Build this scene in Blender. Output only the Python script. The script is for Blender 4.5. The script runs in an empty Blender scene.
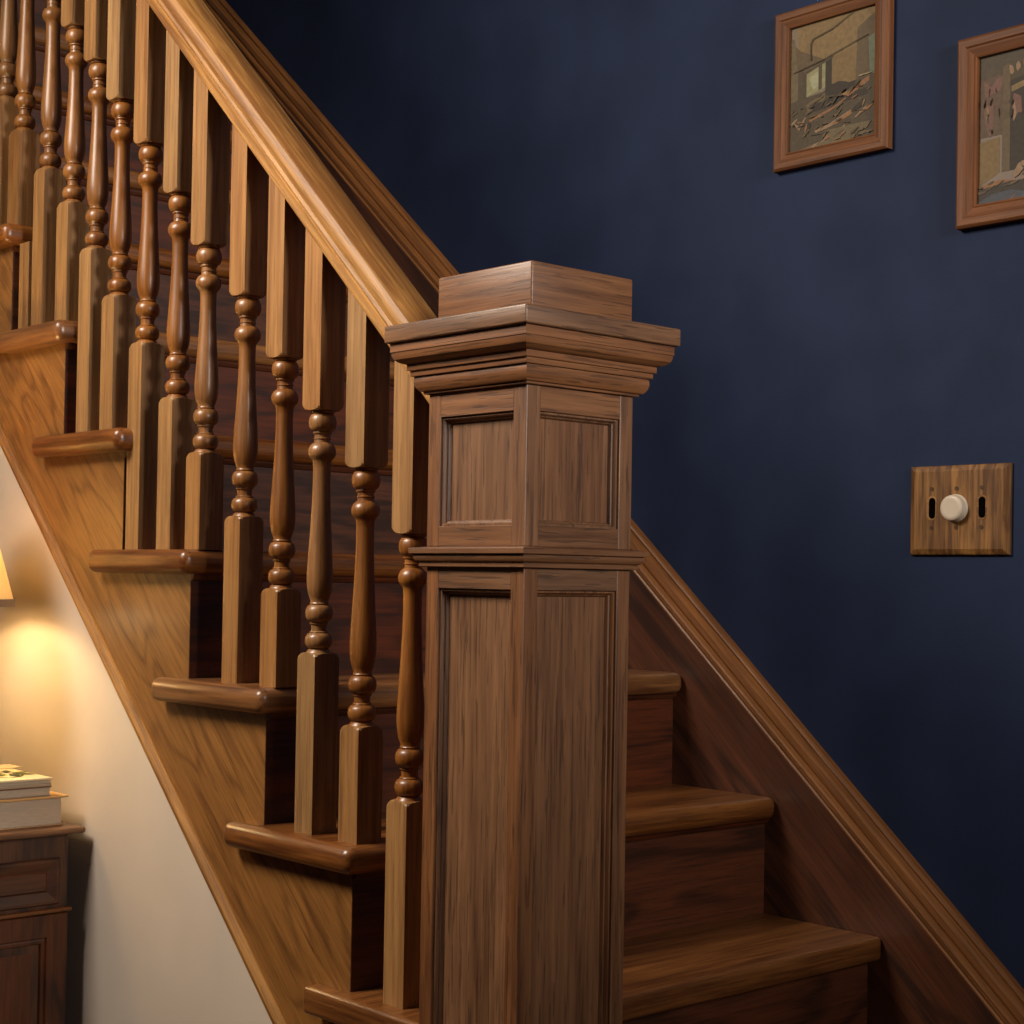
import bpy, math, random
from mathutils import Matrix, Vector
random.seed(7)
S = bpy.context.scene
COL = S.collection
S.view_settings.view_transform = 'Standard'
S.view_settings.look = 'None'
S.view_settings.gamma = 1
S.view_settings.exposure = 0.0
S.view_settings.use_curve_mapping = False

# ------------------------------------------------------------------ dimensions (metres)
RISE, RUN = 0.19, 0.2043
WALL = 0.8388          # face of the blue wall
NOSE, SIDE, TT, EXT = 0.0264, 0.0290, 0.036, 0.0670
FLOOR = -3 * RISE
CEIL = 2.42
NX, NY = 0.3007, 0.0198          # newel centre
KTOP, KBOT = 10, -2
PITCH = math.atan2(RISE, RUN)

# ------------------------------------------------------------------ materials
def srgb(r, g, b):
    f = lambda c: (c/255/12.92 if c/255 <= .04045 else ((c/255+.055)/1.055)**2.4)
    return (f(r), f(g), f(b), 1)

def nodes(name):
    m = bpy.data.materials.new(name); m.use_nodes = True
    nt = m.node_tree; b = nt.nodes['Principled BSDF']
    return m, nt, b

def plain(name, col, rough=.6, var=0.0, scale=30, bump=0, metal=0, spec=.5, stretch=(1, 1, 1)):
    m, nt, b = nodes(name)
    b.inputs['Roughness'].default_value = rough
    b.inputs['Metallic'].default_value = metal
    b.inputs['Specular IOR Level'].default_value = spec
    tc = nt.nodes.new('ShaderNodeTexCoord')
    mp = nt.nodes.new('ShaderNodeMapping'); mp.inputs['Scale'].default_value = stretch
    nt.links.new(tc.outputs['Object'], mp.inputs[0])
    n = nt.nodes.new('ShaderNodeTexNoise'); n.inputs['Scale'].default_value = scale
    n.inputs['Detail'].default_value = 5
    nt.links.new(mp.outputs[0], n.inputs['Vector'])
    r = nt.nodes.new('ShaderNodeValToRGB')
    r.color_ramp.elements[0].position = .3; r.color_ramp.elements[1].position = .7
    r.color_ramp.elements[0].color = [c*(1-var) for c in col[:3]]+[1]
    r.color_ramp.elements[1].color = [min(1, c*(1+var)) for c in col[:3]]+[1]
    nt.links.new(n.outputs[0], r.inputs[0]); nt.links.new(r.outputs[0], b.inputs['Base Color'])
    if bump:
        bp = nt.nodes.new('ShaderNodeBump'); bp.inputs['Strength'].default_value = bump
        bp.inputs['Distance'].default_value = .002
        nt.links.new(n.outputs[0], bp.inputs['Height']); nt.links.new(bp.outputs[0], b.inputs['Normal'])
    return m

_w = {}
def wood(kind, axis):
    key = (kind, axis)
    if key in _w: return _w[key]
    P = WOODS[kind]
    m, nt, b = nodes('%s_%s' % (kind, {'x': 'grain_lengthwise', 'y': 'grain_across', 'z': 'grain_upright', 'p': 'grain_along_pitch'}[axis]))
    N = nt.nodes.new; L = nt.links.new
    tc = N('ShaderNodeTexCoord'); oi = N('ShaderNodeObjectInfo')
    mul = N('ShaderNodeVectorMath'); mul.operation = 'SCALE'; mul.inputs[0].default_value = (3.7, 5.3, 9.1)
    L(oi.outputs['Random'], mul.inputs['Scale'])
    rot = N('ShaderNodeMapping')
    rot.inputs['Rotation'].default_value = {'x': (0, 0, 0), 'z': (0, math.pi/2, 0), 'y': (0, 0, -math.pi/2), 'p': (0, -PITCH, 0)}[axis]
    L(tc.outputs['Object'], rot.inputs[0])
    add = N('ShaderNodeVectorMath'); L(rot.outputs[0], add.inputs[0]); L(mul.outputs[0], add.inputs[1])
    def noise(sc, detail=3, dist=0, rough=.5):
        mp = N('ShaderNodeMapping'); mp.inputs['Scale'].default_value = sc
        L(add.outputs[0], mp.inputs[0])
        n = N('ShaderNodeTexNoise'); n.inputs['Scale'].default_value = 1
        n.inputs['Detail'].default_value = detail; n.inputs['Distortion'].default_value = dist
        n.inputs['Roughness'].default_value = rough
        L(mp.outputs[0], n.inputs['Vector']); return n.outputs[0]
    def math_(op, a, bb=None, c=None):
        n = N('ShaderNodeMath'); n.operation = op
        for i, v in enumerate((a, bb, c)):
            if v is None: continue
            if isinstance(v, (int, float)): n.inputs[i].default_value = v
            else: L(v, n.inputs[i])
        return n.outputs[0]
    # growth rings: contour lines of a long soft noise
    fl = noise(P.get('fig', (1.6, 9, 9)), 2, .3)
    rings = math_('SINE', math_('MULTIPLY', fl, P.get('freq', 60)))
    rings = math_('POWER', math_('MULTIPLY_ADD', rings, .5, .5), P.get('rpow', 2.2))
    fib = noise((7, 150, 150), 4, 0, .6)
    fib = math_('MULTIPLY_ADD', fib, 2.4, -.7)
    big = noise((2.5, 14, 14), 3)
    big = math_('MULTIPLY_ADD', big, 2.2, -.6)
    s = math_('MULTIPLY', rings, P.get('ringk', .35))
    s = math_('MULTIPLY_ADD', fib, P.get('fibk', .4), s)
    s = math_('MULTIPLY_ADD', big, P.get('bigk', .3), s)
    ramp = N('ShaderNodeValToRGB'); e = ramp.color_ramp.elements
    e[0].position = .1; e[1].position = .85
    e[0].color = P['light']; e[1].color = P['dark']
    L(s, ramp.inputs[0])
    # open pores
    po = noise((13, 330, 330), 2)
    po = math_('GREATER_THAN', po, .60 if P.get('pore', .4) else 2)
    po = math_('MULTIPLY', po, P.get('pore', .4))
    mx = N('ShaderNodeMix'); mx.data_type = 'RGBA'
    L(po, mx.inputs['Factor']); L(ramp.outputs[0], mx.inputs[6]); mx.inputs[7].default_value = P['pcol']
    # piece-to-piece variation of tone
    hs = N('ShaderNodeHueSaturation')
    v = P.get('vary', .12)
    L(math_('MULTIPLY_ADD', oi.outputs['Random'], 2*v, 1-v), hs.inputs['Value'])
    r2 = math_('FRACT', math_('MULTIPLY', oi.outputs['Random'], 17.3))
    L(math_('MULTIPLY_ADD', r2, P.get('hue', .008), .5-P.get('hue', .008)/2), hs.inputs['Hue'])
    L(math_('MULTIPLY_ADD', r2, -.12, 1.06), hs.inputs['Saturation'])
    L(mx.outputs[2], hs.inputs['Color'])
    L(hs.outputs[0], b.inputs['Base Color'])
    b.inputs['Roughness'].default_value = P.get('rough', .38)
    b.inputs['Coat Weight'].default_value = P.get('coat', .25)
    b.inputs['Coat Roughness'].default_value = P.get('crough', .22)
    b.inputs['Specular IOR Level'].default_value = P.get('spec', .5)
    bp = N('ShaderNodeBump'); bp.inputs['Strength'].default_value = P.get('bump', .25); bp.inputs['Distance'].default_value = .0006
    L(math_('SUBTRACT', math_('MULTIPLY', fib, -.6), po), bp.inputs['Height'])
    L(bp.outputs[0], b.inputs['Normal'])
    _w[key] = m
    return m

WOODS = {
 'newel_oak':  dict(light=srgb(142, 97, 62), dark=srgb(80, 47, 27), pcol=srgb(46, 28, 17), ringk=.2, fibk=.55, bigk=.2, pore=.5, rough=.45, coat=.2, crough=.35, vary=.05, freq=22, fig=(1.2, 16, 16), bump=.4, hue=.006),
 'baluster_oak': dict(light=srgb(172, 128, 78), dark=srgb(124, 84, 46), pcol=srgb(88, 56, 32), ringk=.2, fibk=.6, pore=.3, rough=.45, coat=.1, crough=.3, vary=.10, hue=.012, freq=25, fig=(1.2, 20, 20)),
 'turned_oak': dict(light=srgb(164, 110, 56), dark=srgb(112, 68, 30), pcol=srgb(80, 46, 22), ringk=.2, fibk=.6, pore=.25, rough=.4, coat=.3, crough=.25, vary=.05, freq=20, fig=(1.2, 20, 20)),
 'rail_oak':   dict(light=srgb(184, 132, 66), dark=srgb(116, 72, 28), pcol=srgb(76, 44, 20), ringk=.35, fibk=.6, pore=.3, rough=.55, coat=0, spec=.4, crough=.3, vary=.02, fig=(.7, 14, 14), freq=24),
 'stringer_oak': dict(light=srgb(156, 104, 48), dark=srgb(96, 57, 24), pcol=srgb(66, 40, 18), ringk=.28, fibk=.5, bigk=.2, pore=.35, rough=.4, coat=.25, crough=.25, vary=.02, fig=(2.3, 11, 11), freq=50, rpow=3.2),
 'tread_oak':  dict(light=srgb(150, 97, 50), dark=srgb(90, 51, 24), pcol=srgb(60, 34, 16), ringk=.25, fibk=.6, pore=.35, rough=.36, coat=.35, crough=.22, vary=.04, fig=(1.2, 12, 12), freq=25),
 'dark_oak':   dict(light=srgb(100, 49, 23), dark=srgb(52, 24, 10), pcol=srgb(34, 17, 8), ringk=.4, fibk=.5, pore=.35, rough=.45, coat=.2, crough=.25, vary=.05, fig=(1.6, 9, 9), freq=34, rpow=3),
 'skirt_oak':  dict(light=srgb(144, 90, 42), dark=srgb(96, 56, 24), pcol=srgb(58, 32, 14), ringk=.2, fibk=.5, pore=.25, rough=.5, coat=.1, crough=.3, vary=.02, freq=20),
 'cabinet_walnut': dict(light=srgb(108, 58, 24), dark=srgb(54, 26, 10), pcol=srgb(28, 14, 6), ringk=.45, fibk=.4, pore=.3, rough=.48, coat=.1, crough=.3, vary=.03, fig=(3, 12, 12), freq=30),
 'frame_walnut': dict(light=srgb(112, 67, 33), dark=srgb(72, 40, 18), pcol=srgb(50, 28, 14), ringk=.2, fibk=.55, pore=.3, rough=.6, coat=0, vary=.02, freq=20, spec=.3),
 'plate_oak': dict(light=srgb(166, 118, 62), dark=srgb(78, 48, 20), pcol=srgb(70, 42, 18), ringk=.2, fibk=.45, bigk=.55, pore=.4, rough=.6, coat=0, spec=.3, vary=0, fig=(8, 60, 60), freq=14),
}

def blue_paint():
    m, nt, b = nodes('navy_wall_paint'); N = nt.nodes.new; L = nt.links.new
    tc = N('ShaderNodeTexCoord')
    n = N('ShaderNodeTexNoise'); n.inputs['Scale'].default_value = 7; n.inputs['Detail'].default_value = 4
    L(tc.outputs['Object'], n.inputs['Vector'])
    r = N('ShaderNodeValToRGB'); e = r.color_ramp.elements
    e[0].position = .3; e[1].position = .75
    e[0].color = srgb(24, 34, 57); e[1].color = srgb(31, 42, 68)
    L(n.outputs[0], r.inputs[0]); L(r.outputs[0], b.inputs['Base Color'])
    b.inputs['Roughness'].default_value = .7
    b.inputs['Specular IOR Level'].default_value = .15
    n2 = N('ShaderNodeTexNoise'); n2.inputs['Scale'].default_value = 260; L(tc.outputs['Object'], n2.inputs['Vector'])
    bp = N('ShaderNodeBump'); bp.inputs['Strength'].default_value = .15; bp.inputs['Distance'].default_value = .001
    L(n2.outputs[0], bp.inputs['Height']); L(bp.outputs[0], b.inputs['Normal'])
    return m
M_BLUE = blue_paint()
M_BEIGE = plain('beige_wall_paint', srgb(128, 112, 92), .85, .03, 4)
M_CREAM = plain('cream_plaster', srgb(204, 190, 176), .75, .05, 5, .05, spec=.3)
M_CEIL = plain('ceiling_white', srgb(165, 158, 146), .9, .02, 4)
M_FLOOR = wood('dark_oak', 'y')

# ------------------------------------------------------------------ object helpers
def sharp(me, deg=28):
    for p in me.polygons: p.use_smooth = True
    me.set_sharp_from_angle(angle=math.radians(deg))

class MB:
    def __init__(s): s.v = []; s.f = []; s.m = []
    def add(s, vs, fs, mi=0):
        o = len(s.v); s.v += [tuple(v) for v in vs]; s.f += [tuple(i+o for i in f) for f in fs]; s.m += [mi]*len(fs)
    def box(s, a, b, mi=0):
        (x0, y0, z0), (x1, y1, z1) = a, b
        s.add([(x0,y0,z0),(x1,y0,z0),(x1,y1,z0),(x0,y1,z0),(x0,y0,z1),(x1,y0,z1),(x1,y1,z1),(x0,y1,z1)],
              [(0,3,2,1),(4,5,6,7),(0,1,5,4),(1,2,6,5),(2,3,7,6),(3,0,4,7)], mi)
    def prism(s, poly, axis, a, b, mi=0):
        """closed polygon in the plane square to axis, extruded from a to b"""
        def P(u, v, t):
            return {'x': (t, u, v), 'y': (u, t, v), 'z': (u, v, t)}[axis]
        n = len(poly)
        vs = [P(u, v, a) for u, v in poly]+[P(u, v, b) for u, v in poly]
        fs = [(i, (i+1) % n, n+(i+1) % n, n+i) for i in range(n)]+[tuple(range(n-1, -1, -1)), tuple(range(n, 2*n))]
        s.add(vs, fs, mi)
    def loft(s, rings, caps=True, closed=True, mi=0):
        n = len(rings[0]); vs = [v for r in rings for v in r]; fs = []
        for k in range(len(rings)-1):
            for i in range(n if closed else n-1):
                j = (i+1) % n
                fs.append((k*n+i, k*n+j, (k+1)*n+j, (k+1)*n+i))
        if caps: fs += [tuple(range(n-1, -1, -1)), tuple((len(rings)-1)*n+i for i in range(n))]
        s.add(vs, fs, mi)

def build(name, mb, mats, parent=None, loc=(0, 0, 0), bevel=0, seg=2, smooth=28, world=True):
    """one mesh object; vertices are given in world coordinates, loc is where its origin goes"""
    me = bpy.data.meshes.new(name)
    off = Vector(loc)
    me.from_pydata([tuple(Vector(v)-off) for v in mb.v], [], mb.f)
    if not isinstance(mats, (list, tuple)): mats = [mats]
    for m in mats: me.materials.append(m)
    for i, p in enumerate(me.polygons): p.material_index = mb.m[i]
    me.update()
    import bmesh
    bm = bmesh.new(); bm.from_mesh(me)
    bmesh.ops.recalc_face_normals(bm, faces=bm.faces)
    if bevel:
        es = [e for e in bm.edges if len(e.link_faces) == 2 and e.calc_face_angle(0) > math.radians(30)]
        bmesh.ops.bevel(bm, geom=es, offset=bevel, offset_type='OFFSET', segments=seg, profile=.5, affect='EDGES', clamp_overlap=True)
    bm.to_mesh(me); bm.free()
    if smooth: sharp(me, smooth)
    o = bpy.data.objects.new(name, me); COL.objects.link(o)
    if parent is not None:
        o.parent = parent
        base = parent
        w = Vector((0, 0, 0))
        while base is not None: w += base.location; base = base.parent
        o.location = off-w
    else: o.location = off
    return o

def root(name, label, cat, loc, group=None):
    o = bpy.data.objects.new(name, None); COL.objects.link(o); o.location = loc; o.empty_display_size = .05
    o['label'] = label; o['category'] = cat
    if group: o['group'] = group
    return o
def tag(o, label, cat, group=None):
    o['label'] = label; o['category'] = cat
    if group: o['group'] = group
    return o
def struct(o): o['kind'] = 'structure'; return o

# ------------------------------------------------------------------ the room
XL, XR, YF = -2.35, 3.3, -2.9
mb = MB(); mb.box((XL-.1, YF-.1, FLOOR-.1), (XR+.1, WALL+.1, FLOOR)); struct(build('floor', mb, M_FLOOR, smooth=0))
mb = MB(); mb.box((XL-.1, YF-.1, CEIL), (XR+.1, WALL+.1, CEIL+.1)); struct(build('ceiling', mb, M_CEIL, smooth=0))
mb = MB(); mb.box((XL, WALL, FLOOR), (XR, WALL+.1, CEIL)); struct(build('wall_right', mb, M_BLUE, smooth=0))
mb = MB(); mb.box((XL-.1, YF, FLOOR), (XL, WALL+.1, CEIL)); struct(build('wall_left', mb, M_BEIGE, smooth=0))
mb = MB(); mb.box((XL, YF-.1, FLOOR), (XR, YF, CEIL)); struct(build('wall_front', mb, M_BEIGE, smooth=0))
# end wall with a window opening
WY0, WY1, WZ0, WZ1 = -.75, .45, .45, 1.95
mb = MB()
mb.box((XR, YF, FLOOR), (XR+.1, WY0, CEIL)); mb.box((XR, WY1, FLOOR), (XR+.1, WALL+.1, CEIL))
mb.box((XR, WY0, FLOOR), (XR+.1, WY1, WZ0)); mb.box((XR, WY0, WZ1), (XR+.1, WY1, CEIL))
struct(build('wall_end', mb, M_BEIGE, smooth=0))
M_WHITE = plain('white_gloss_paint', srgb(220, 218, 210), .4, .02, 5)
mb = MB()
for a, b in (((XR-.02, WY0-.06, WZ0-.06), (XR+.06, WY0, WZ1+.06)), ((XR-.02, WY1, WZ0-.06), (XR+.06, WY1+.06, WZ1+.06)),
             ((XR-.02, WY0, WZ1), (XR+.06, WY1, WZ1+.06)), ((XR-.02, WY0, WZ0-.06), (XR+.06, WY1, WZ0)),
             ((XR+.03, WY0, 1.18), (XR+.06, WY1, 1.21)), ((XR+.03, -.165, WZ0), (XR+.06, -.135, WZ1))):
    mb.box(a, b)
struct(build('window_1', mb, M_WHITE, smooth=0))

# cream wall closing the space under the stair: top edge follows the stringer
def str_low(x): return -.222-.946*x
WT = .012
mb = MB()
mb.prism([(XL, FLOOR), (.216, FLOOR), (.216, str_low(.216)+.05), (-2.2, str_low(-2.2)+.05), (XL, str_low(-2.2)+.05)], 'y', WT, WT+.03)
struct(build('wall_under_stair', mb, M_CREAM, smooth=0))

# ------------------------------------------------------------------ the staircase
stair = root('staircase', 'oak staircase with closed risers climbing along the navy blue wall', 'staircase', (0, 0, FLOOR))
YW = WALL-.006     # face of the wall skirt
# stringer on the open side: saw-tooth top, straight sloping underside
top = [(NX-.0842, -TT+.004)]
for k in range(0, KTOP):
    top += [(-k*RUN-.0008, k*RISE-TT+.004), (-k*RUN-.0008, (k+1)*RISE-TT+.004)]
xe = -KTOP*RUN
top += [(xe, KTOP*RISE-TT+.004)]
low = [(xe, str_low(xe)), (NX-.0842, str_low(NX-.0842))]
def slab(poly, y0, y1):
    n = len(poly)
    me = MB()
    vs = [(x, y0, z) for x, z in poly]+[(x, y1, z) for x, z in poly]
    fs = [(i, (i+1) % n, n+(i+1) % n, n+i) for i in range(n)]+[tuple(range(n-1, -1, -1)), tuple(range(n, 2*n))]
    me.add(vs, fs); return me
mbs = slab(top+low, 0, .012)
stringer = build('outer_stringer', mbs, wood('stringer_oak', 'p'), stair, (0, 0, 0), smooth=0)
stringer['label'] = 'amber oak stringer board with swirling grain'
# bead along its underside
def sweep(profile, p0, p1, name, mat, parent, cap=True, smooth=28):
    """profile of (y, w): w measured square to the run, in the x-z plane"""
    p0, p1 = Vector(p0), Vector(p1); d = (p1-p0).normalized(); n = Vector((-d.z, 0, d.x))
    if n.z < 0: n = -n
    m = MB(); m.loft([[tuple(p+Vector((0, y, 0))+n*w) for y, w in profile] for p in (p0, p1)], caps=cap)
    return build(name, m, mat, parent, tuple(p0), smooth=smooth)
x0, x1 = -2.1, NX-.0842
bead = [(.012, -.013), (-.002, -.013), (-.008, -.010), (-.011, -.005), (-.011, 0), (-.008, .005), (-.003, .008), (-.0025, .010), (.012, .010)]
sweep(bead, (x0, 0, str_low(x0)+.008), (x1, 0, str_low(x1)+.008), 'stringer_bead', wood('rail_oak', 'p'), stringer)

def tread_outline(k):
    xf = -(k-1)*RUN+NOSE; xr = -k*RUN-.012; 
    return xf, xr
for k in range(KBOT, KTOP+1):
    zt = k*RISE
    xf, xr = tread_outline(k)
    if k == KTOP: xr = XL
    if k >= 0:
        xfo = xf if k else NX-.0837-.001
        xe2 = -k*RUN-EXT if k < KTOP else XL
        # in plan: the board, with the returned nosing running past the riser on the open side
        poly = [(xf, -SIDE), (xf, YW), (xr, YW), (xr, -.0005), (xe2, -.0005), (xe2, -SIDE)]
        if k == 0:  # notched round the newel
            xn = NX-.0837
            poly = [(xn, -SIDE), (xn, NY+.0837), (xf, NY+.0837), (xf, YW), (xr, YW), (xr, -.0005), (xe2, -.0005), (xe2, -SIDE)]
    else:
        poly = [(xf, NY-.02), (xf, YW), (xr, YW), (xr, NY-.02)]
        if True:
            poly = [(xf, NY+.0837), (xf, YW), (xr, YW), (xr, NY+.0837)]
    m = MB(); m.prism(poly, 'z', zt-TT, zt)
    t = build('tread', m, [wood('tread_oak', 'y'), wood('tread_oak', 'x')], stair, (xf, 0, zt), bevel=.0145, seg=5, smooth=50)
    if k >= 0:   # the returned nosing on the open side is a strip with its grain turned
        for p in t.data.polygons:
            if p.center.y < -.002 and p.normal.x < .75 and len(p.vertices) < 6: p.material_index = 1
    # riser above this tread
    if k < KTOP:
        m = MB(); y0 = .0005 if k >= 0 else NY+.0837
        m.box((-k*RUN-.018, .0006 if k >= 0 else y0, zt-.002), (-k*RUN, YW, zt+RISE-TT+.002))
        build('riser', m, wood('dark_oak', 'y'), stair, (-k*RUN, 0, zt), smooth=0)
        # scotia under the nosing
        if k >= 0:
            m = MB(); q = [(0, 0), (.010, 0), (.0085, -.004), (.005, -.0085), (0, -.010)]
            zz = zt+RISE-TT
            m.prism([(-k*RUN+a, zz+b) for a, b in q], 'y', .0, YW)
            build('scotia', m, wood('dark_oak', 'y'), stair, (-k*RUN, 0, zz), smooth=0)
# bottom riser
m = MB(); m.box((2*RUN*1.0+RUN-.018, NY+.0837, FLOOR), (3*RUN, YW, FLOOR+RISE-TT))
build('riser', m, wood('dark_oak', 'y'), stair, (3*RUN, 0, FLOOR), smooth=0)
# open side of the two lowest steps
m = MB()
for k in (-2, -1):
    m.box((-(k)*RUN-.001, NY+.0837, FLOOR), (-(k-1)*RUN-.018, NY+.1, k*RISE-TT+.001))
build('step_side_panel', m, wood('stringer_oak', 'p'), stair, (0, 0, FLOOR), smooth=0)

# short square block standing under the sixth nosing
m = MB(); m.box((-.995, NY-.02, 5*RISE), (-.96, NY+.02, 6*RISE-TT))
build('filler_block', m, wood('baluster_oak', 'z'), stair, (-.97, NY, 5*RISE), bevel=.001, smooth=0)

# wall skirt with its moulded cap
def sk(x):   # underside line of the cap's top edge at the wall
    if x > -.33: return .371-.871*x
    if x < -.80: return .4485-.868*x
    t = (x+.33)/(-.47); a = .371+.871*.33; b = .4485+.868*.80
    return a+(b-a)*t
CW = .058     # vertical height of the cap
xs = [-2.30, -.80, -.33, 3*RUN+.12]
m = MB()
lo = lambda x: max(FLOOR, -.93*x-.20-.16)
n = len(xs)
vs = []; fs = []
for x in xs:
    z1 = sk(x)-.03; z0 = max(FLOOR, -.93*x-.30)
    vs += [(x, YW, z0), (x, YW, z1), (x, WALL, z1), (x, WALL, z0)]
for i in range(n-1):
    for j in range(4):
        a, b = i*4+j, i*4+(j+1) % 4; fs.append((a, b, b+4, a+4))
fs += [(3, 2, 1, 0), tuple(4*(n-1)+j for j in range(4))]
m.add(vs, fs)
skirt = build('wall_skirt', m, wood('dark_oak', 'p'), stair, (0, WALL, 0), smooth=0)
# cap profile: (distance out from the wall, drop below the top edge, square to the slope)
prof = [(0, 0), (.012, 0), (.016, .003), (.017, .008), (.014, .011), (.019, .013), (.026, .016), (.030, .021), (.030, .036), (.027, .041), (.0305, .043), (.036, .046), (.037, .052), (.034, .057), (.030, .059), (.030, .064), (.034, .066), (.0355, .070), (.034, .075), (.0302, .077), (0, .077)]
m = MB(); rings = []
for x in xs:
    rings.append([(x+d*.30, WALL-o*.86, sk(x)-d*1.14) for o, d in prof])
m.loft(rings)
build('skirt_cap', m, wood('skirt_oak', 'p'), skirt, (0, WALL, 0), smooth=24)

# ------------------------------------------------------------------ handrail
SR = .950
def rail_z(x): return .884-SR*x
half = [(.0245, 0), (.0275, .003), (.028, .008), (.0255, .0105), (.0225, .0125), (.0225, .0155), (.0265, .0175), (.0280, .021), (.0270, .0245), (.0265, .026), (.0305, .0285), (.0325, .033), (.0330, .0385), (.0322, .0440), (.0290, .0495), (.0225, .0533), (.011, .0553)]
prof = [(-y, w) for y, w in half]+[(0, .0562)]+[(y, w) for y, w in reversed(half)]
xa, xb = -1.34, NX-.0842
L = math.hypot(1, SR); nrm = Vector((SR/L, 0, 1/L))
m = MB()
ra = [(xa+nrm.x*w, NY+y, rail_z(xa)+nrm.z*w) for y, w in prof]
# lower end cut plumb against the newel
rb = [(xb, NY+y, rail_z(xb)+w*L) for y, w in prof]
m.loft([ra, rb])
rail = build('handrail', m, wood('rail_oak', 'p'), None, (xb, NY, rail_z(xb)), smooth=24)
tag(rail, 'long golden oak handrail with moulded sides sloping down to the newel post', 'handrail')

# ------------------------------------------------------------------ balusters
BW = .040
def sq_r(a, h):
    c = max(abs(math.cos(a)), abs(math.sin(a))); return h/c
NA = 48
ANG = [2*math.pi*(i+.0)/NA for i in range(NA)]     # includes the 45 degree corners
def ring(cx, cy, z, rr=None, h=None):
    out = []
    for a in ANG:
        r = sq_r(a, h) if h else 1e9
        if rr is not None: r = min(r, rr)
        out.append((cx+r*math.cos(a), cy+r*math.sin(a), z))
    return out
def arc(z0, z1, rmid, rend, n=6):
    return [(z0+(z1-z0)*(0.5-0.5*math.cos(math.pi*i/n)), rend+(rmid-rend)*math.sin(math.pi*i/n)) for i in range(n+1)]
def turning(H):
    """(height, radius) from the lower block up to the upper block; the vase takes up the change in length"""
    s = []
    s += [(0, .0175), (.002, .0165), (.005, .0145)]
    s += arc(.0065, .0275, .0188, .0125)
    s += [(.0278, .0122), (.0288, .0128), (.0298, .0122), (.0302, .0106), (.034, .0104), (.0385, .0108), (.0392, .0122), (.0405, .0126), (.0418, .0120)]
    s += arc(.0425, .0655, .0188, .0122)
    s += [(.0660, .0126), (.0672, .0132), (.0684, .0124)]
    v = H-.343
    vz = lambda t: .070+(.270-.070+v)*t
    s += [(vz(0), .0120), (vz(.03), .0140), (vz(.06), .0158), (vz(.10), .0170), (vz(.15), .0177), (vz(.20), .0177), (vz(.28), .0170), (vz(.4), .0156), (vz(.55), .0140), (vz(.7), .0127), (vz(.84), .0119), (vz(.95), .0119), (vz(1), .0124)]
    s += [(.2735+v, .0142), (.2762+v, .0168), (.2795+v, .0184), (.2835+v, .0190), (.2880+v, .0184), (.2925+v, .0160), (.2955+v, .0125)]
    s += [(.2962+v, .0112), (.3000+v, .0108), (.3008+v, .0118), (.3020+v, .0118), (.3028+v, .0108), (.3070+v, .0108), (.3080+v, .0124), (.3095+v, .0130), (.3108+v, .0124)]
    s += arc(.3115+v, .3350+v, .0190, .0130)
    s += [(.3355+v, .0150), (.3362+v, .0158), (.3385+v, .0160), (.3395+v, .0156), (.3400+v, .0175), (.3430+v, .0185)]
    return s
ORD = ['first', 'second', 'third', 'fourth', 'fifth', 'sixth', 'seventh', 'eighth', 'ninth', 'tenth', 'eleventh', 'twelfth', 'thirteenth', 'fourteenth']
BX = [.0880, -.0130, -.1120, -.2030, -.3000, -.4080, -.4910, -.5850, -.6760, -.7550, -.8385, -.9260, -1.0270, -1.1000]
BT = [.2540, .3400, .4300, .5150, .6170, .7130, .8000, .8920, .9770, 1.0630, 1.1520, 1.2230, 1.3090, 1.3800]
TB = [.5900, .6768, .7579, .8368, .9343, 1.0220, 1.1133, 1.2059, 1.2932, 1.3735, 1.4500, 1.5350, 1.6250, 1.7050]
TR = [0, 1, 1, 2, 2, 3, 3, 3, 4, 4, 5, 5, 6, 6]
WHERE = {0: 'lowest visible tread', 1: 'second visible tread', 2: 'third visible tread', 3: 'fourth visible tread', 4: 'fifth visible tread', 5: 'sixth visible tread', 6: 'highest visible tread end'}
for i, (bx, bt, tb, k) in enumerate(zip(BX, BT, TB, TR)):
    z0 = k*RISE; h = BW/2; H = (tb+.003)-bt
    if i > 10: tb = bt+.325; H = .328
    r0 = root('baluster', 'turned oak baluster, %s counting up from the newel post, standing on %s' % (ORD[i], WHERE[k]), 'baluster', (bx, NY, z0), 'turned balusters under the handrail')
    # lower block: square, its top end turned to a lamb's tongue
    m = MB(); rc = h*math.sqrt(2)+.0003
    rg = [ring(bx, NY, z0, None, h), ring(bx, NY, bt-.011, None, h)]
    for t in (0, .2, .4, .6, .75, .88, .96, 1):
        rr = rc+(.0186-rc)*(1-math.cos(t*math.pi/2))
        rg.append(ring(bx, NY, bt-.010+.011*math.sin(t*math.pi/2), rr, h))
    m.loft(rg)
    build('lower_block', m, wood('baluster_oak', 'z'), r0, (bx, NY, z0), smooth=24)
    m = MB(); m.loft([[(bx+r*math.cos(a), NY+r*math.sin(a), bt+z) for a in ANG[::2]] for z, r in turning(H)])
    build('turned_spindle', m, wood('turned_oak', 'z'), r0, (bx, NY, bt), smooth=50)
    m = MB(); rg = []
    for t in (1, .96, .88, .75, .6, .4, .2, 0):
        rr = rc+(.0186-rc)*(1-math.cos(t*math.pi/2))
        rg.append(ring(bx, NY, tb+.010-.011*math.sin(t*math.pi/2), rr, h))
    rg.append(ring(bx, NY, tb+.011, None, h))
    rg.append([(x, y, rail_z(x)+.001) for x, y, z in ring(bx, NY, 0, None, h)])
    m.loft(rg)
    build('upper_block', m, wood('baluster_oak', 'z'), r0, (bx, NY, tb), smooth=24)

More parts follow.
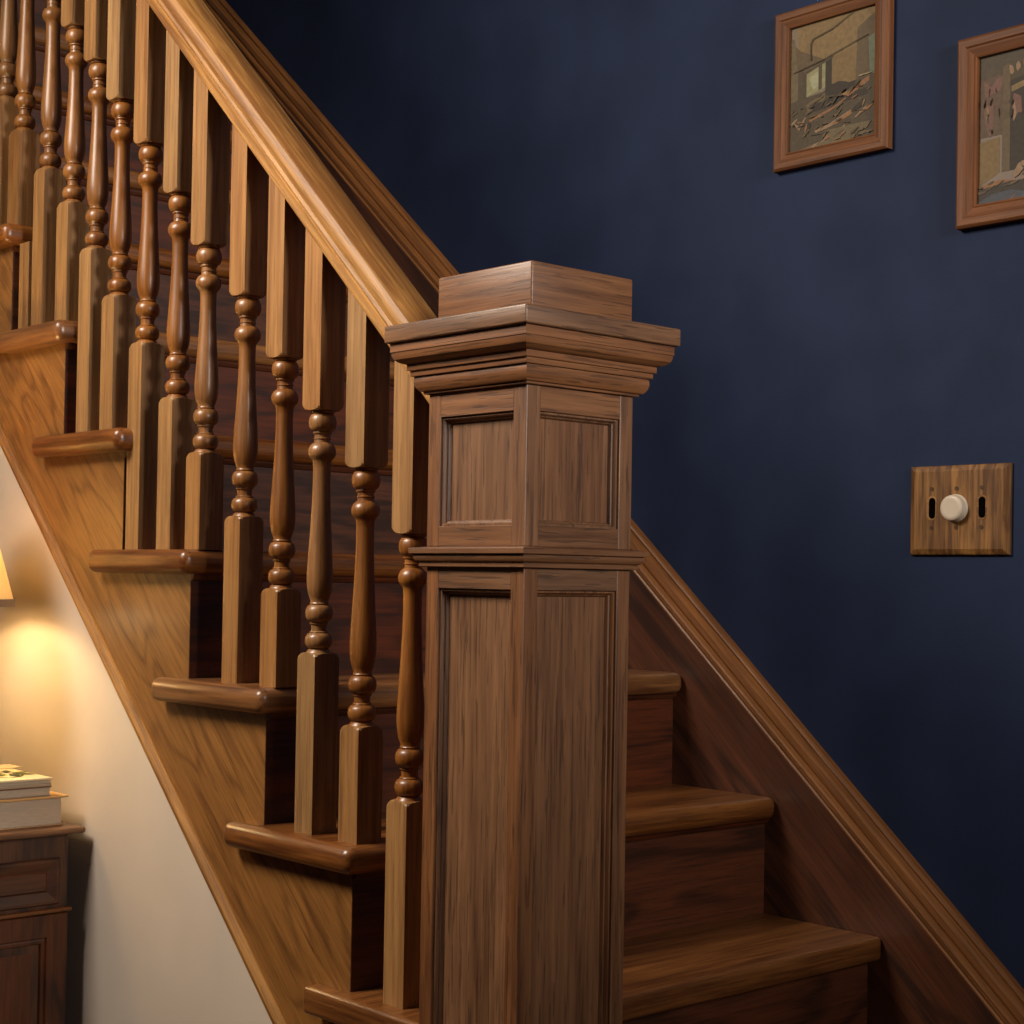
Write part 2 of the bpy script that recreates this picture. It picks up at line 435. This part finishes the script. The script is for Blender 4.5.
# ------------------------------------------------------------------ newel post
newel = root('newel_post', 'large square panelled oak newel post with stepped moulded cap at the foot of the handrail', 'newel post', (NX, NY, FLOOR))
def sqring(h, z): return [(NX-h, NY-h, z), (NX+h, NY-h, z), (NX+h, NY+h, z), (NX-h, NY+h, z)]
def moulding(name, prof, mat=None):
    m = MB(); m.loft([sqring(h, z) for h, z in prof])
    # horizontal grain: x on the faces looking along y, y on the faces looking along x
    o = build(name, m, [wood('newel_oak', 'x'), wood('newel_oak', 'y')], newel, (NX, NY, prof[0][1]), smooth=0)
    me = o.data
    for p in me.polygons:
        if abs(p.normal.x) > abs(p.normal.y): p.material_index = 1
    sharp(me, 26)
    return o
def place(axis, s, a, out, z):
    """face coordinates: a along the face (left to right seen from outside), out from the newel centre"""
    if axis == 'y': return (NX-s*a*1.0*-1 if False else NX+a*(-s), NY+s*out, z)
    return (NX+s*out, NY+a*s, z)
def fbox(m, axis, s, a0, a1, o0, o1, z0, z1, mi=0):
    p = place(axis, s, a0, o0, z0); q = place(axis, s, a1, o1, z1)
    lo = [min(p[i], q[i]) for i in range(3)]; hi = [max(p[i], q[i]) for i in range(3)]
    m.box(lo, hi, mi)
def post_section(tag_, H, z0, z1, rt, rb, st=.0215, dep=.0125):
    core = H-dep-.004
    for sx_, sy_ in ((1, -1), (-1, -1), (1, 1), (-1, 1)):
        m = MB(); a, b = sorted((sx_*(H-st), sx_*H)); c_, d_ = sorted((sy_*(H-st), sy_*H))
        m.box((NX+a, NY+c_, z0), (NX+b, NY+d_, z1))
        build('corner_stile', m, wood('newel_oak', 'z'), newel, (NX+sx_*H, NY+sy_*H, z0), bevel=.0012, seg=2, smooth=0)
    for axis, s in (('y', -1), ('x', 1), ('y', 1), ('x', -1)):
        ax = 'x' if axis == 'y' else 'y'
        for a, b in ((z0, z0+rb), (z1-rt, z1)):
            if b-a < .002: continue
            m = MB(); fbox(m, axis, s, -(H-st)-.0005, H-st+.0005, core, H-.0004, a, b)
            build('cross_rail', m, wood('newel_oak', ax), newel, place(axis, s, 0, H, a), bevel=.0006, seg=1, smooth=0)
        m = MB(); fbox(m, axis, s, -(H-st), H-st, core-.004, H-dep, z0+rb-.001, z1-rt+.001)
        build('panel', m, wood('newel_oak', 'z'), newel, place(axis, s, 0, H, z0), smooth=0)
        # stepped moulding round the panel
        q = [(0, H-.0035), (.0025, H-.0035), (.0035, H-.0050), (.0040, H-.0075), (.0055, H-.0085), (.0065, H-.0105), (.0070, H-dep), (0, H-dep)]
        m = MB(); rg = []
        A, B0, B1 = H-st, z0+rb, z1-rt
        for (ca, cz) in ((-1, 0), (1, 0), (1, 1), (-1, 1)):
            rg.append([place(axis, s, ca*(A-i), o, (B1-i) if cz else (B0+i)) for i, o in q])
        rg.append(rg[0]); m.loft(rg, caps=False)
        build('panel_moulding', m, wood('newel_oak', 'z'), newel, place(axis, s, 0, H, z0), smooth=24)
HU, HL = .0841, .0837
post_section('upper', HU, .5705, .7489, .0285, .0235)
post_section('lower', HL, FLOOR+.16, .5475, .0250, .03)
m = MB(); m.loft([sqring(HL-.02, FLOOR+.01), sqring(HL-.02, .80)])
build('core', m, wood('newel_oak', 'z'), newel, (NX, NY, FLOOR), smooth=0)
moulding('base_board', [(HL+.018, FLOOR), (HL+.018, FLOOR+.135), (HL+.012, FLOOR+.15), (HL+.001, FLOOR+.16)])
def cyc(pts): return [(HU+o, z) for o, z in pts]
moulding('belt_moulding', [(HL-.002, .5468), (HL+.0015, .5470), (HL+.0062, .5475), (HL+.0066, .5480), (HL+.0066, .5518), (HL+.0060, .5524), (HL+.0072, .5530), (HL+.0098, .5545), (HL+.0114, .5570), (HL+.0118, .5595), (HL+.0112, .5615), (HL+.0110, .5622), (HL+.0150, .5624), (HL+.0154, .5630), (HL+.0154, .5680), (HL+.0146, .5690), (HL-.002, .5708)])
moulding('cap_moulding', cyc([(-.004, .7485), (.0045, .7485), (.0048, .7490), (.0048, .7515), (.0080, .7518), (.0100, .7540), (.0122, .7575), (.0132, .7620), (.0130, .7660), (.0126, .7690), (.0158, .7692), (.0160, .7697), (.0160, .7755), (.0188, .7758), (.0190, .7763), (.0190, .7828), (.0205, .7832), (.0255, .7850), (.0300, .7885), (.0318, .7925), (.0322, .7965), (.0332, .7970), (.0332, .8085)]))
m = MB(); m.box((NX-.1227, NY-.1227, .8075), (NX+.1227, NY+.1227, .828))
o = build('cap_slab', m, [wood('newel_oak', 'x'), wood('newel_oak', 'y')], newel, (NX, NY, .8075), bevel=.0022, seg=3, smooth=40)
for p in o.data.polygons:
    if abs(p.normal.x) > .7: p.material_index = 1
m = MB(); bx, by, hb = NX+.0021, NY+.0022, .0805
m.box((bx-hb, by-hb, .828), (bx+hb, by+hb, .8855))
o = build('cap_block', m, [wood('newel_oak', 'x'), wood('newel_oak', 'y')], newel, (bx, by, .828), bevel=.0025, seg=3, smooth=40)
for p in o.data.polygons:
    if abs(p.normal.x) > .7: p.material_index = 1

# ------------------------------------------------------------------ pictures on the blue wall
def picture(name, label, x0, x1, z0, z1, fw, dep, strokes, ground):
    r = root(name, label, 'picture', ((x0+x1)/2, WALL, z0))
    # moulded frame: (inset from the outer edge, stand-off from the wall)
    q = [(0, 0), (0, dep*.80), (.0015, dep*.9), (.004, dep), (fw*.42, dep), (fw*.50, dep*.86), (fw*.60, dep*.90), (fw*.86, dep*.72), (fw*.92, dep*.78), (fw, dep*.70), (fw, dep*.2), (fw, 0)]
    m = MB(); rg = []
    C4 = ((0, 0), (1, 0), (1, 1), (0, 1))
    for cx, cz in C4:
        rg.append([((x1-i) if cx else (x0+i), WALL-.0005-o, (z1-i) if cz else (z0+i)) for i, o in q])
    rg.append(rg[0])
    n = len(q)
    for k in range(4):
        mi = 0 if k % 2 == 0 else 1
        m.loft([rg[k], rg[k+1]], caps=False, mi=mi)
    build('frame', m, [wood('frame_walnut', 'x'), wood('frame_walnut', 'z')], r, ((x0+x1)/2, WALL, z0), smooth=22)
    # the painting: a ground and flat strokes of paint
    a0, a1, b0, b1 = x0+fw-.001, x1-fw+.001, z0+fw-.001, z1-fw+.001
    m = MB(); yy = WALL-dep*.35
    mats = [plain(name+'_ground', ground, .55, .12, 60)]
    m.box((a0, yy, b0), (a1, WALL-.002, b1), 0)
    idx = {}
    for j, (colr, pts) in enumerate(strokes):
        if colr not in idx:
            idx[colr] = len(mats); mats.append(plain(name+'_paint', srgb(*[c*.64+10 for c in colr]), .6, .16, 140, spec=.2))
        y = yy-.00005*(j+1)
        P2 = [(a0+(a1-a0)*min(1, max(0, u)), y, b0+(b1-b0)*min(1, max(0, v))) for u, v in pts]
        m.add(P2, [tuple(range(len(P2)))], idx[colr])
    build('painting', m, mats, r, ((a0+a1)/2, WALL, b0), smooth=0)
    return r
def blob(cu, cv, ru, rv, ang=0, n=9, jit=.25, seed=0):
    rnd = random.Random(seed); out = []
    for i in range(n):
        a = 2*math.pi*i/n; k = 1+rnd.uniform(-jit, jit)
        u, v = ru*k*math.cos(a), rv*k*math.sin(a)
        c, s = math.cos(ang), math.sin(ang)
        out.append((cu+u*c-v*s, cv+u*s+v*c))
    return out
R = lambda u0, v0, u1, v1: [(u0, v0), (u1, v0), (u1, v1), (u0, v1)]
OL = (128, 108, 74); TAN = (158, 126, 78); TAN2 = (148, 116, 70); DK = (92, 76, 54); DKR = (62, 50, 38); PAL = (176, 168, 118)
OR_ = (170, 116, 72); PK = (178, 140, 104); GR = (132, 142, 112); SH = (116, 94, 64)
st1 = [
 (TAN, [(.08, 1), (1, 1), (1, .78), (.8, .72), (.42, .67), (.1, .80)]),
 (SH, [(0, .90), (.12, .80), (.42, .68), (.2, .60), (0, .56)]),
 (TAN2, [(.42, .68), (.8, .73), (.78, .43), (.44, .43)]),
 (SH, [(.78, .86), (1, .96), (1, .46), (.76, .43)]),
 (GR, [(.90, .76), (1, .80), (1, .46), (.92, .49)]),
 (OL, [(0, .93), (.05, .9), (.1, .63), (.1, .4), (0, .3)]),
 (DK, [(.1, .62), (.16, .66), (.18, .42), (.1, .40)]),
 (PAL, [(.19, .60), (.42, .66), (.42, .46), (.20, .42)]),
 ((198, 196, 150), blob(.30, .54, .05, .07, .2, seed=2)),
 (DK, [(.34, .65), (.38, .66), (.38, .46), (.34, .45)]), (DKR, [(.42, .68), (.49, .70), (.49, .45), (.42, .44)]),
 (DK, [(.18, .62), (.50, .70), (.50, .68), (.18, .60)]), (DK, [(.17, .62), (.20, .62), (.20, .40), (.17, .40)]),
 (DK, [(0, .40), (.5, .44), (1, .48), (1, 0), (0, 0)]),
 (DKR, blob(.55, .44, .17, .045, .05, seed=4)), (DKR, blob(.7, .42, .14, .03, .1, seed=5)),
 (OL, [(.2, .36), (.42, .42), (.42, .37), (.22, .30)]),
 (DKR, [(.24, .35), (.9, .38), (.9, .33), (.3, .29)]),
 (OR_, [(.24, .24), (.5, .29), (.66, .345), (.66, .335), (.5, .27), (.24, .215)]),
 (OR_, [(.60, .37), (.92, .47), (.92, .43), (.7, .35)]), ((188, 140, 90), blob(.68, .38, .08, .012, .1, seed=7)),
 (PK, [(.3, .14), (.48, .17), (.72, .24), (.72, .22), (.5, .145), (.32, .12)]), (OR_, [(.5, .165), (.73, .235), (.73, .205), (.55, .15)]),
 (OR_, blob(.52, .085, .13, .018, .2, seed=8)), (PK, blob(.60, .105, .07, .008, .45, seed=9)),
 (PK, blob(.16, .22, .06, .012, .8, seed=10)), (PK, blob(.1, .2, .05, .010, -.7, seed=11)), (OR_, blob(.2, .17, .04, .012, 1.2, seed=12)), (PK, blob(.06, .24, .05, .01, .5, seed=13)),
 (DKR, blob(.24, .19, .03, .02, .9, seed=14)), (PK, blob(.82, .2, .08, .01, .5, seed=15)), (OR_, blob(.9, .22, .08, .012, .3, seed=16)), (DKR, blob(.8, .25, .07, .02, .3, seed=17)),
 (PK, blob(.86, .27, .03, .008, 1, seed=18)), (OL, blob(.5, .02, .4, .03, .05, seed=19)), (PK, blob(.3, .02, .05, .006, .4, seed=20)), (PK, blob(.42, .05, .05, .005, .3, seed=21)),
 (OL, [(.45, .12), (.95, .12), (.9, .07), (.5, .03)]), (DK, [(.24, .83), (.27, .87), (.50, .91), (.75, 1), (.77, 1), (.5, .90), (.28, .86), (.255, .83), (.26, .7), (.24, .7)]),
 ((188, 168, 128), blob(.86, .485, .08, .006, .05, seed=22)), (DK, [(.05, .64), (.42, .69), (.42, .682), (.05, .63)]), (DK, [(.42, .69), (.9, .79), (.9, .782), (.42, .682)]),
]
def dabs(n, u0, v0, u1, v1, cols, seed, ru=.05, rv=.007, spread=.9, base=.25):
    rnd = random.Random(seed)
    return [(rnd.choice(cols), blob(rnd.uniform(u0, u1), rnd.uniform(v0, v1), rnd.uniform(.3, 1)*ru, rnd.uniform(.5, 1.3)*rv, base+rnd.uniform(-spread, spread), 7, .35, seed*100+i)) for i in range(n)]
st1 += dabs(46, .03, .03, .97, .38, [OL, DK, DK, OR_, SH, SH], 3, .06, .006, .5) + dabs(8, .3, .35, .9, .42, [DKR, DK], 5, .08, .010, .3)
picture('framed_interior_painting', 'smaller framed picture of a dim room on the blue wall, the left of two', .0028, .2255, 1.2052, 1.4626, .0275, .015, st1, srgb(*[c*.8 for c in SH]))
BR = (110, 84, 62); RS = (140, 96, 80)
st2 = [
 (DK, [(0, 1), (1, 1), (1, .8), (0, .8)]),
 ((92, 78, 58), [(0, 1), (.5, 1), (.5, .9), (.2, .84), (0, .86)]),
 (BR, [(0, .84), (.25, .86), (.3, .9), (.22, .45), (0, .45)]), (RS, [(.05, .84), (.11, .78), (.17, .83), (.26, .86), (.2, .75), (.06, .72)]),
 (TAN2, [(0, .42), (.20, .44), (.2, .2), (0, .12)]), (RS, blob(.1, .58, .05, .12, 0, seed=3)), (TAN, blob(.085, .6, .018, .06, 0, seed=31)), (DK, blob(.09, .57, .010, .035, 0, seed=32)),
 (SH, [(.22, .9), (.29, .92), (.29, .2), (.22, .2)]), (DKR, [(.29, .8), (.78, .86), (.78, .2), (.29, .2)]),
 (TAN, [(.30, .76), (.5, .80), (.72, .86), (.72, .80), (.5, .76), (.30, .72)]),
 (PK, blob(.30, .87, .02, .035, .2, seed=41)), (PK, blob(.36, .885, .02, .035, .1, seed=42)), (RS, blob(.42, .90, .02, .03, .1, seed=43)), (PK, blob(.50, .91, .02, .03, 0, seed=44)), (RS, blob(.58, .925, .02, .03, 0, seed=45)),
 (RS, blob(.35, .62, .05, .09, 0, seed=51)), (BR, blob(.48, .66, .06, .10, 0, seed=52)), (RS, blob(.5, .62, .03, .07, .2, seed=53)), (PK, blob(.33, .58, .015, .07, 0, seed=54)),
 (DKR, blob(.42, .46, .10, .12, 0, seed=55)),
 (TAN2, [(.70, .86), (.86, .88), (.86, .2), (.70, .2)]), (BR, [(.86, .9), (1, .92), (1, .1), (.86, .1)]),
 (PK, [(.44, .24), (.56, .42), (.58, .30), (.70, .28), (.70, .12), (.40, .13)]), (RS, [(.5, .22), (.7, .26), (.75, .12), (.5, .13)]), (OR_, blob(.58, .38, .07, .07, .9, seed=60)),
 (DKR, [(.38, .22), (.44, .15), (.5, .11), (.52, .12), (.46, .17), (.41, .23)]), (PK, blob(.38, .2, .07, .03, .7, seed=61)), (DKR, blob(.45, .18, .06, .008, -.7, seed=62)),
 (OR_, [(0, .12), (.2, .15), (.45, .12), (1, .13), (1, .10), (.4, .10), (.1, .10)]), ((70, 60, 50), [(0, .1), (.3, .13), (1, .10), (1, 0), (0, 0)]),
 ((86, 88, 96), blob(.25, .03, .24, .035, 0, seed=63)), ((96, 98, 106), blob(.5, .02, .14, .02, .1, seed=64)), (DKR, [(0, .05), (0, .02), (.06, .03)]),
]
st2 += dabs(22, .02, .02, .98, .20, [DKR, BR, RS, SH], 6, .06, .008, .4) + dabs(14, .28, .3, .68, .8, [DKR, RS, BR, DKR], 7, .03, .014, .8, 1.3) + dabs(9, .02, .48, .2, .8, [BR, RS, SH], 8, .012, .03, .3, 0)
picture('framed_doorway_painting', 'larger walnut framed picture of figures in a doorway, cut by the photo edge at right', .3475, .590, 1.0613, 1.3416, .032, .016, st2, srgb(*[c*.8 for c in BR]))

# ------------------------------------------------------------------ switch plate
sx0, sx1, sz0, sz1 = .2706, .4382, .5812, .7136
sw = root('switch_plate', 'square wooden switch plate with two empty slots and a round white knob', 'switch plate', ((sx0+sx1)/2, WALL, sz0))
import bmesh
m = MB()
def rr(i, o): return [(sx0+i, WALL-o, sz0+i), (sx1-i, WALL-o, sz0+i), (sx1-i, WALL-o, sz1-i), (sx0+i, WALL-o, sz1-i)]
m.loft([rr(0, .0003), rr(0, .005), rr(.0015, .0065), rr(.0085, .0095), rr(.0095, .0095)], caps=True)
build('plate', m, wood('plate_oak', 'z'), sw, ((sx0+sx1)/2, WALL, sz0), smooth=15)
M_HOLE = plain('recess_black', srgb(8, 6, 5), .95, .1, 20, spec=0)
def pill(cx, cz, hw, hh, y0, y1, n=12):
    pts = []
    for i in range(n+1):
        a = math.pi*i/n; pts.append((cx+hw*math.cos(a), cz+(hh-hw)+hw*math.sin(a)))
    for i in range(n+1):
        a = math.pi+math.pi*i/n; pts.append((cx+hw*math.cos(a), cz-(hh-hw)+hw*math.sin(a)))
    mm = MB(); mm.prism(pts, 'y', y0, y1); return mm
YP = WALL-.0095
knobx, knobz = .3515, .6500
for cx in (0.3103, 0.3945):
    mm = pill(cx, .6505, .0085, .0185, YP-.0006, YP+.002)
    o = build('slot_rim', mm, wood('plate_oak', 'x'), sw, (cx, YP, .65), bevel=.0004, seg=1, smooth=30)
    mm = pill(cx+.0008, .6505, .0055, .0155, YP-.0010, YP+.001)
    build('switch_slot', mm, M_HOLE, o, (cx, YP, .65), smooth=30)
def disc(cx, cz, r, y0, y1, n=16):
    mm = MB(); mm.prism([(cx+r*math.cos(2*math.pi*i/n), cz+r*math.sin(2*math.pi*i/n)) for i in range(n)], 'y', y0, y1); return mm
M_SCREW = plain('dull_brass_screw', srgb(70, 50, 30), .45, .2, 200, metal=.6)
for cx in (0.3103, 0.3525, 0.3945):
    for cz in (.6790, .6215):
        build('screw', disc(cx, cz, .0032, YP-.0006, YP+.001), M_SCREW, sw, (cx, YP, cz), smooth=30)
        
M_KNOB = plain('ivory_plastic', srgb(186, 170, 150), .4, .03, 60)
kp = [(.0205, YP+.0005), (.0205, YP-.0020), (.0200, YP-.0030), (.0192, YP-.0035), (.0190, YP-.0100), (.0184, YP-.0128), (.0168, YP-.0142), (.0150, YP-.0148), (.012, YP-.0146), (0.004, YP-.0145)]
m = MB(); m.loft([[(knobx+r*math.cos(2*math.pi*i/40), y, knobz+r*math.sin(2*math.pi*i/40)) for i in range(40)] for r, y in kp])
build('dimmer_knob', m, M_KNOB, sw, (knobx, YP, knobz), smooth=35)

# ------------------------------------------------------------------ cabinet, books, lamp at the left edge
CX = -.727; CY1 = -.020; CY0 = -.62; CXB = -1.14; CT = .116
cab = root('side_cabinet', 'dark walnut cabinet with panelled drawer and door against the cream wall', 'cabinet', ((CX+CXB)/2, (CY0+CY1)/2, FLOOR))
cw = lambda a: wood('cabinet_walnut', a)
m = MB(); m.box((CXB, CY0, FLOOR+.06), (CX-.020, CY1, CT)); m.box((CXB+.03, CY0+.03, FLOOR), (CX-.05, CY1-.03, FLOOR+.06))
build('body', m, cw('z'), cab, (CX, CY1, FLOOR), bevel=.0012, seg=1, smooth=0)
m = MB(); m.box((CX-.0205, CY0, FLOOR+.06), (CX-.004, CY1, CT)); 
build('face_frame', m, cw('z'), cab, (CX, CY1, FLOOR+.06), bevel=.001, seg=1, smooth=0)
m = MB(); m.box((CXB-.01, CY0-.022, CT), (CX+.020, CY1+.0185, .126))
build('cabinet_top', m, wood('tread_oak', 'y'), cab, (CX, CY1, CT), bevel=.0042, seg=3, smooth=40)
def raised(name, y0, y1, z0, z1, steps, parent):
    """raised front facing +x: steps of (inset, stand-off)"""
    mm = MB(); mm.loft([[(CX+o, y0+i, z0+i), (CX+o, y1-i, z0+i), (CX+o, y1-i, z1-i), (CX+o, y0+i, z1-i)] for i, o in steps])
    return build(name, mm, cw('y' if name.startswith('drawer') else 'z'), parent, (CX, y1, z0), smooth=15)
YM = (CY0+CY1)/2
for (ya, yb_) in ((YM+.012, CY1-.0165), (CY0+.0165, YM-.012)):
    d = raised('drawer', ya, yb_, .004, .0775, [(0, -.005), (0, .0), (.002, .002), (.006, .002), (.020, -.003), (.021, -.0015), (.024, .001)], cab)
    kx = (ya+yb_)/2
    mm = MB(); mm.loft([[(CX+x, kx+r*math.cos(2*math.pi*i/20), .04+r*math.sin(2*math.pi*i/20)) for i in range(20)] for r, x in ((.006, 0), (.006, .010), (.013, .014), (.014, .019), (.008, .023))])
    build('knob', mm, cw('z'), d, (CX, kx, .04), smooth=40)
m = MB(); m.box((CX-.006, CY0-.004, -.0085), (CX+.006, CY1+.004, -.0025))
build('dividing_bead', m, wood('skirt_oak', 'y'), cab, (CX, CY1, -.01), bevel=.002, seg=2, smooth=40)
for (ya, yb_) in ((YM+.002, CY1-.001), (CY0+.001, YM-.002)):
    d = raised('door', ya, yb_, FLOOR+.075, -.0105, [(0, -.005), (0, 0), (.0015, .0015), (.036, .0015), (.038, -.001), (.041, 0), (.045, -.0005), (.048, -.006), (.055, -.007), (.060, -.0035)], cab)
    kx = yb_-.03 if ya < YM-.1 else ya+.02
    mm = MB(); mm.loft([[(CX+x, kx+r*math.cos(2*math.pi*i/20), -.2+r*math.sin(2*math.pi*i/20)) for i in range(20)] for r, x in ((.006, 0), (.006, .010), (.013, .014), (.014, .019), (.008, .023))])
    build('knob', mm, cw('z'), d, (CX, kx, -.2), smooth=40)

M_PAPER = plain('aged_book_pages', srgb(196, 178, 156), .85, .10, 60, .3, stretch=(1, 1, 22))
M_COVT = plain('tan_book_cover', srgb(206, 160, 98), .55, .05, 30)
M_COVR = plain('brown_book_cover', srgb(120, 84, 62), .55, .08, 30)
M_COVW = plain('cream_book_cover', srgb(226, 206, 164), .45, .04, 30)
M_COVG = plain('greige_book_cover', srgb(176, 154, 132), .55, .06, 30)
BXF = -.737
def book(name, label, xf, xb_, y0, y1, z0, z1, ct, mt, mbm, over, art=False):
    r = root(name, label, 'book', ((xf+xb_)/2, (y0+y1)/2, z0), 'books stacked on the side cabinet')
    m = MB(); m.box((xb_+.003, y0+.003, z0+ct), (xf-.002, y1-over, z1-ct))
    build('page_block', m, M_PAPER, r, (xf, y1, z0+ct), bevel=.0008, seg=1, smooth=0)
    m = MB(); m.box((xb_, y0, z1-ct), (xf+.002, y1, z1)); m.box((xb_, y0, z0), (xf, y1-over*.8, z0+ct), 1); m.box((xb_, y0-.002, z0), (xf, y0+.001, z1))
    c = build('cover', m, [mt, mbm], r, (xf, y1, z0), bevel=.0005, seg=1, smooth=0)
    return r, c
book('thick_book', 'thick book with tan cover at the bottom of the stack', BXF, -.93, -.145, -.0195, .1262, .1748, .0032, M_COVT, M_COVR, .0105)
book('slim_book', 'slim book lying second from top, between thick tan book and plant book', BXF-.001, -.925, -.142, -.0485, .1750, .1915, .0016, M_COVR, M_COVG, .001)
r, c = book('plant_cover_book', 'slim cream book with green plant picture on its cover, near the stack top', BXF, -.93, -.140, -.0477, .1917, .2052, .0035, M_COVW, M_COVG, .0015)
Z = .2053
M_LEAF = plain('printed_leaf_green', srgb(92, 104, 44), .5, .3, 80)
M_LEAF2 = plain('printed_leaf_dark', srgb(52, 62, 34), .5, .3, 80)
M_YEL = plain('printed_yellow', srgb(228, 204, 120), .5, .15, 60)
m = MB()
def flat(pts, mi, j): m.add([(x, y, Z+.00012*j) for x, y in pts], [tuple(range(len(pts)))], mi)
cxp, cyp = -.815, -.100
flat([(cxp+.050*math.cos(a), cyp+.034*math.sin(a)) for a in [2*math.pi*i/28 for i in range(28)]], 0, 1)
flat([(cxp+.045*math.cos(a), cyp+.030*math.sin(a)) for a in [2*math.pi*i/28 for i in range(28)]], 3, 2)
flat([(cxp+.03*math.cos(a), cyp-.01+.018*math.sin(a)) for a in [2*math.pi*i/20 for i in range(20)]], 2, 3)
for j in range(9):
    a = j*.9; px, py = cxp+.028*math.cos(a), cyp+.012+.026*math.sin(a)
    flat([(px+.022*math.cos(a), py+.02*math.sin(a)), (px+.008*math.cos(a+1.6), py+.008*math.sin(a+1.6)), (px-.02*math.cos(a), py-.02*math.sin(a)), (px+.008*math.cos(a-1.6), py+.008*math.sin(a-1.6))], j % 2, 4+j)
build('cover_picture', m, [M_LEAF, M_LEAF2, M_YEL, M_COVW], c, (cxp, cyp, Z), smooth=0)
m = MB(); m.box((-.928, -.137, .2052), (-.88, -.030, .2072))
tag(build('postcard', m, M_COVW, None, (-.905, -.08, .2052), bevel=.0004, seg=1, smooth=0), 'small cream card lying at the back on top of the plant book', 'card')

lx, ly = -.925, -.205
lamp = root('table_lamp', 'cream fabric table lamp glowing at the left edge above the books', 'lamp', (lx, ly, .126))
M_SHADE, nt, b = nodes('lampshade_fabric')
b.inputs['Base Color'].default_value = srgb(236, 214, 170); b.inputs['Roughness'].default_value = .9
tr = nt.nodes.new('ShaderNodeBsdfTranslucent'); tr.inputs[0].default_value = srgb(250, 234, 196)
mx = nt.nodes.new('ShaderNodeMixShader'); mx.inputs[0].default_value = .28
nt.links.new(b.outputs[0], mx.inputs[1]); nt.links.new(tr.outputs[0], mx.inputs[2]); nt.links.new(mx.outputs[0], nt.nodes['Material Output'].inputs[0])
SZ0 = .478; RB, RT_, SH_ = .16, .10, .22
def circ(r, z, n=64): return [(lx+r*math.cos(2*math.pi*i/n), ly+r*math.sin(2*math.pi*i/n), z) for i in range(n)]
m = MB(); m.loft([circ(RB, SZ0), circ(RT_, SZ0+SH_), circ(RT_-.0015, SZ0+SH_), circ(RB-.0015, SZ0), circ(RB, SZ0)], caps=False)
sh = build('lamp_shade', m, M_SHADE, lamp, (lx, ly, SZ0), smooth=40)
M_TRIM = plain('shade_trim', srgb(150, 126, 100), .8, .05, 60)
m = MB(); m.loft([circ(RB+.001, SZ0-.002), circ(RB+.0005, SZ0+.010), circ(RB-.003, SZ0+.010), circ(RB-.003, SZ0-.002), circ(RB+.001, SZ0-.002)], caps=False)
build('shade_trim', m, M_TRIM, sh, (lx, ly, SZ0), smooth=40)
M_CER = plain('cream_ceramic', srgb(205, 190, 160), .25, .04, 20)
m = MB(); m.loft([circ(r, .126+z, 32) for z, r in ((.0, .055), (.008, .056), (.014, .03), (.03, .022), (.06, .038), (.11, .052), (.16, .045), (.21, .020), (.235, .014), (.24, .012), (.31, .011))])
build('lamp_base', m, M_CER, lamp, (lx, ly, .126), smooth=40)
m = MB(); m.loft([circ(r, .436+z, 20) for z, r in ((.0, .010), (.02, .013), (.03, .014), (.05, .026), (.07, .030), (.09, .026), (.102, .012))])
M_BULB, nt, b = nodes('glowing_bulb'); b.inputs['Emission Color'].default_value = (1, .72, .38, 1); b.inputs['Emission Strength'].default_value = 12
build('bulb', m, M_BULB, lamp, (lx, ly, .436), smooth=60)

# ------------------------------------------------------------------ lights
def look(o, target):
    d = Vector(target)-o.location; o.rotation_euler = d.to_track_quat('-Z', 'Y').to_euler()
def area(name, loc, target, size, size_y, power, colr):
    l = bpy.data.lights.new(name, 'AREA'); l.shape = 'RECTANGLE'; l.size = size; l.size_y = size_y; l.energy = power; l.color = colr
    o = bpy.data.objects.new(name, l); COL.objects.link(o); o.location = loc; look(o, target); return o
l = bpy.data.lights.new('lamp_bulb_light', 'POINT'); l.energy = 6.0; l.color = (1, .77, .40); l.shadow_soft_size = .035
o = bpy.data.objects.new('lamp_bulb_light', l); COL.objects.link(o); o.location = (lx, ly, .56)
k = area('ceiling_light', (-.6, -1.35, 1.95), (.25, .35, .7), .7, .7, 25, (1, .88, .74)); k.data.spread = math.radians(108)
k = area('window_daylight', (XR+.05, (WY0+WY1)/2, 1.5), (0, .35, 1.75), 1.0, .8, 22, (1, .95, .90)); k.data.spread = math.radians(72)

w = bpy.data.worlds.new('world'); S.world = w; w.use_nodes = True
bg = w.node_tree.nodes['Background']; bg.inputs[0].default_value = (.5, .62, .8, 1); bg.inputs[1].default_value = .25

# ------------------------------------------------------------------ camera
Cp = Vector((1.70784923, -1.28388012, .53445184))
Rv = Vector((.67245659, .73994141, .01699566)); Uv = Vector((.000483233610, -.0234017891, .999726024)); Fv = Vector((-.74013641, .67226414, .01609425))
cam = bpy.data.cameras.new('camera'); co = bpy.data.objects.new('camera', cam); COL.objects.link(co)
M = Matrix(((Rv.x, Uv.x, -Fv.x, Cp.x), (Rv.y, Uv.y, -Fv.y, Cp.y), (Rv.z, Uv.z, -Fv.z, Cp.z), (0, 0, 0, 1)))
co.matrix_world = M
cam.sensor_fit = 'HORIZONTAL'; cam.sensor_width = 36; cam.lens = 1648.257/1024*36
cam.shift_y = (552.5386-512)/1024
cam.clip_start = .02
S.camera = co
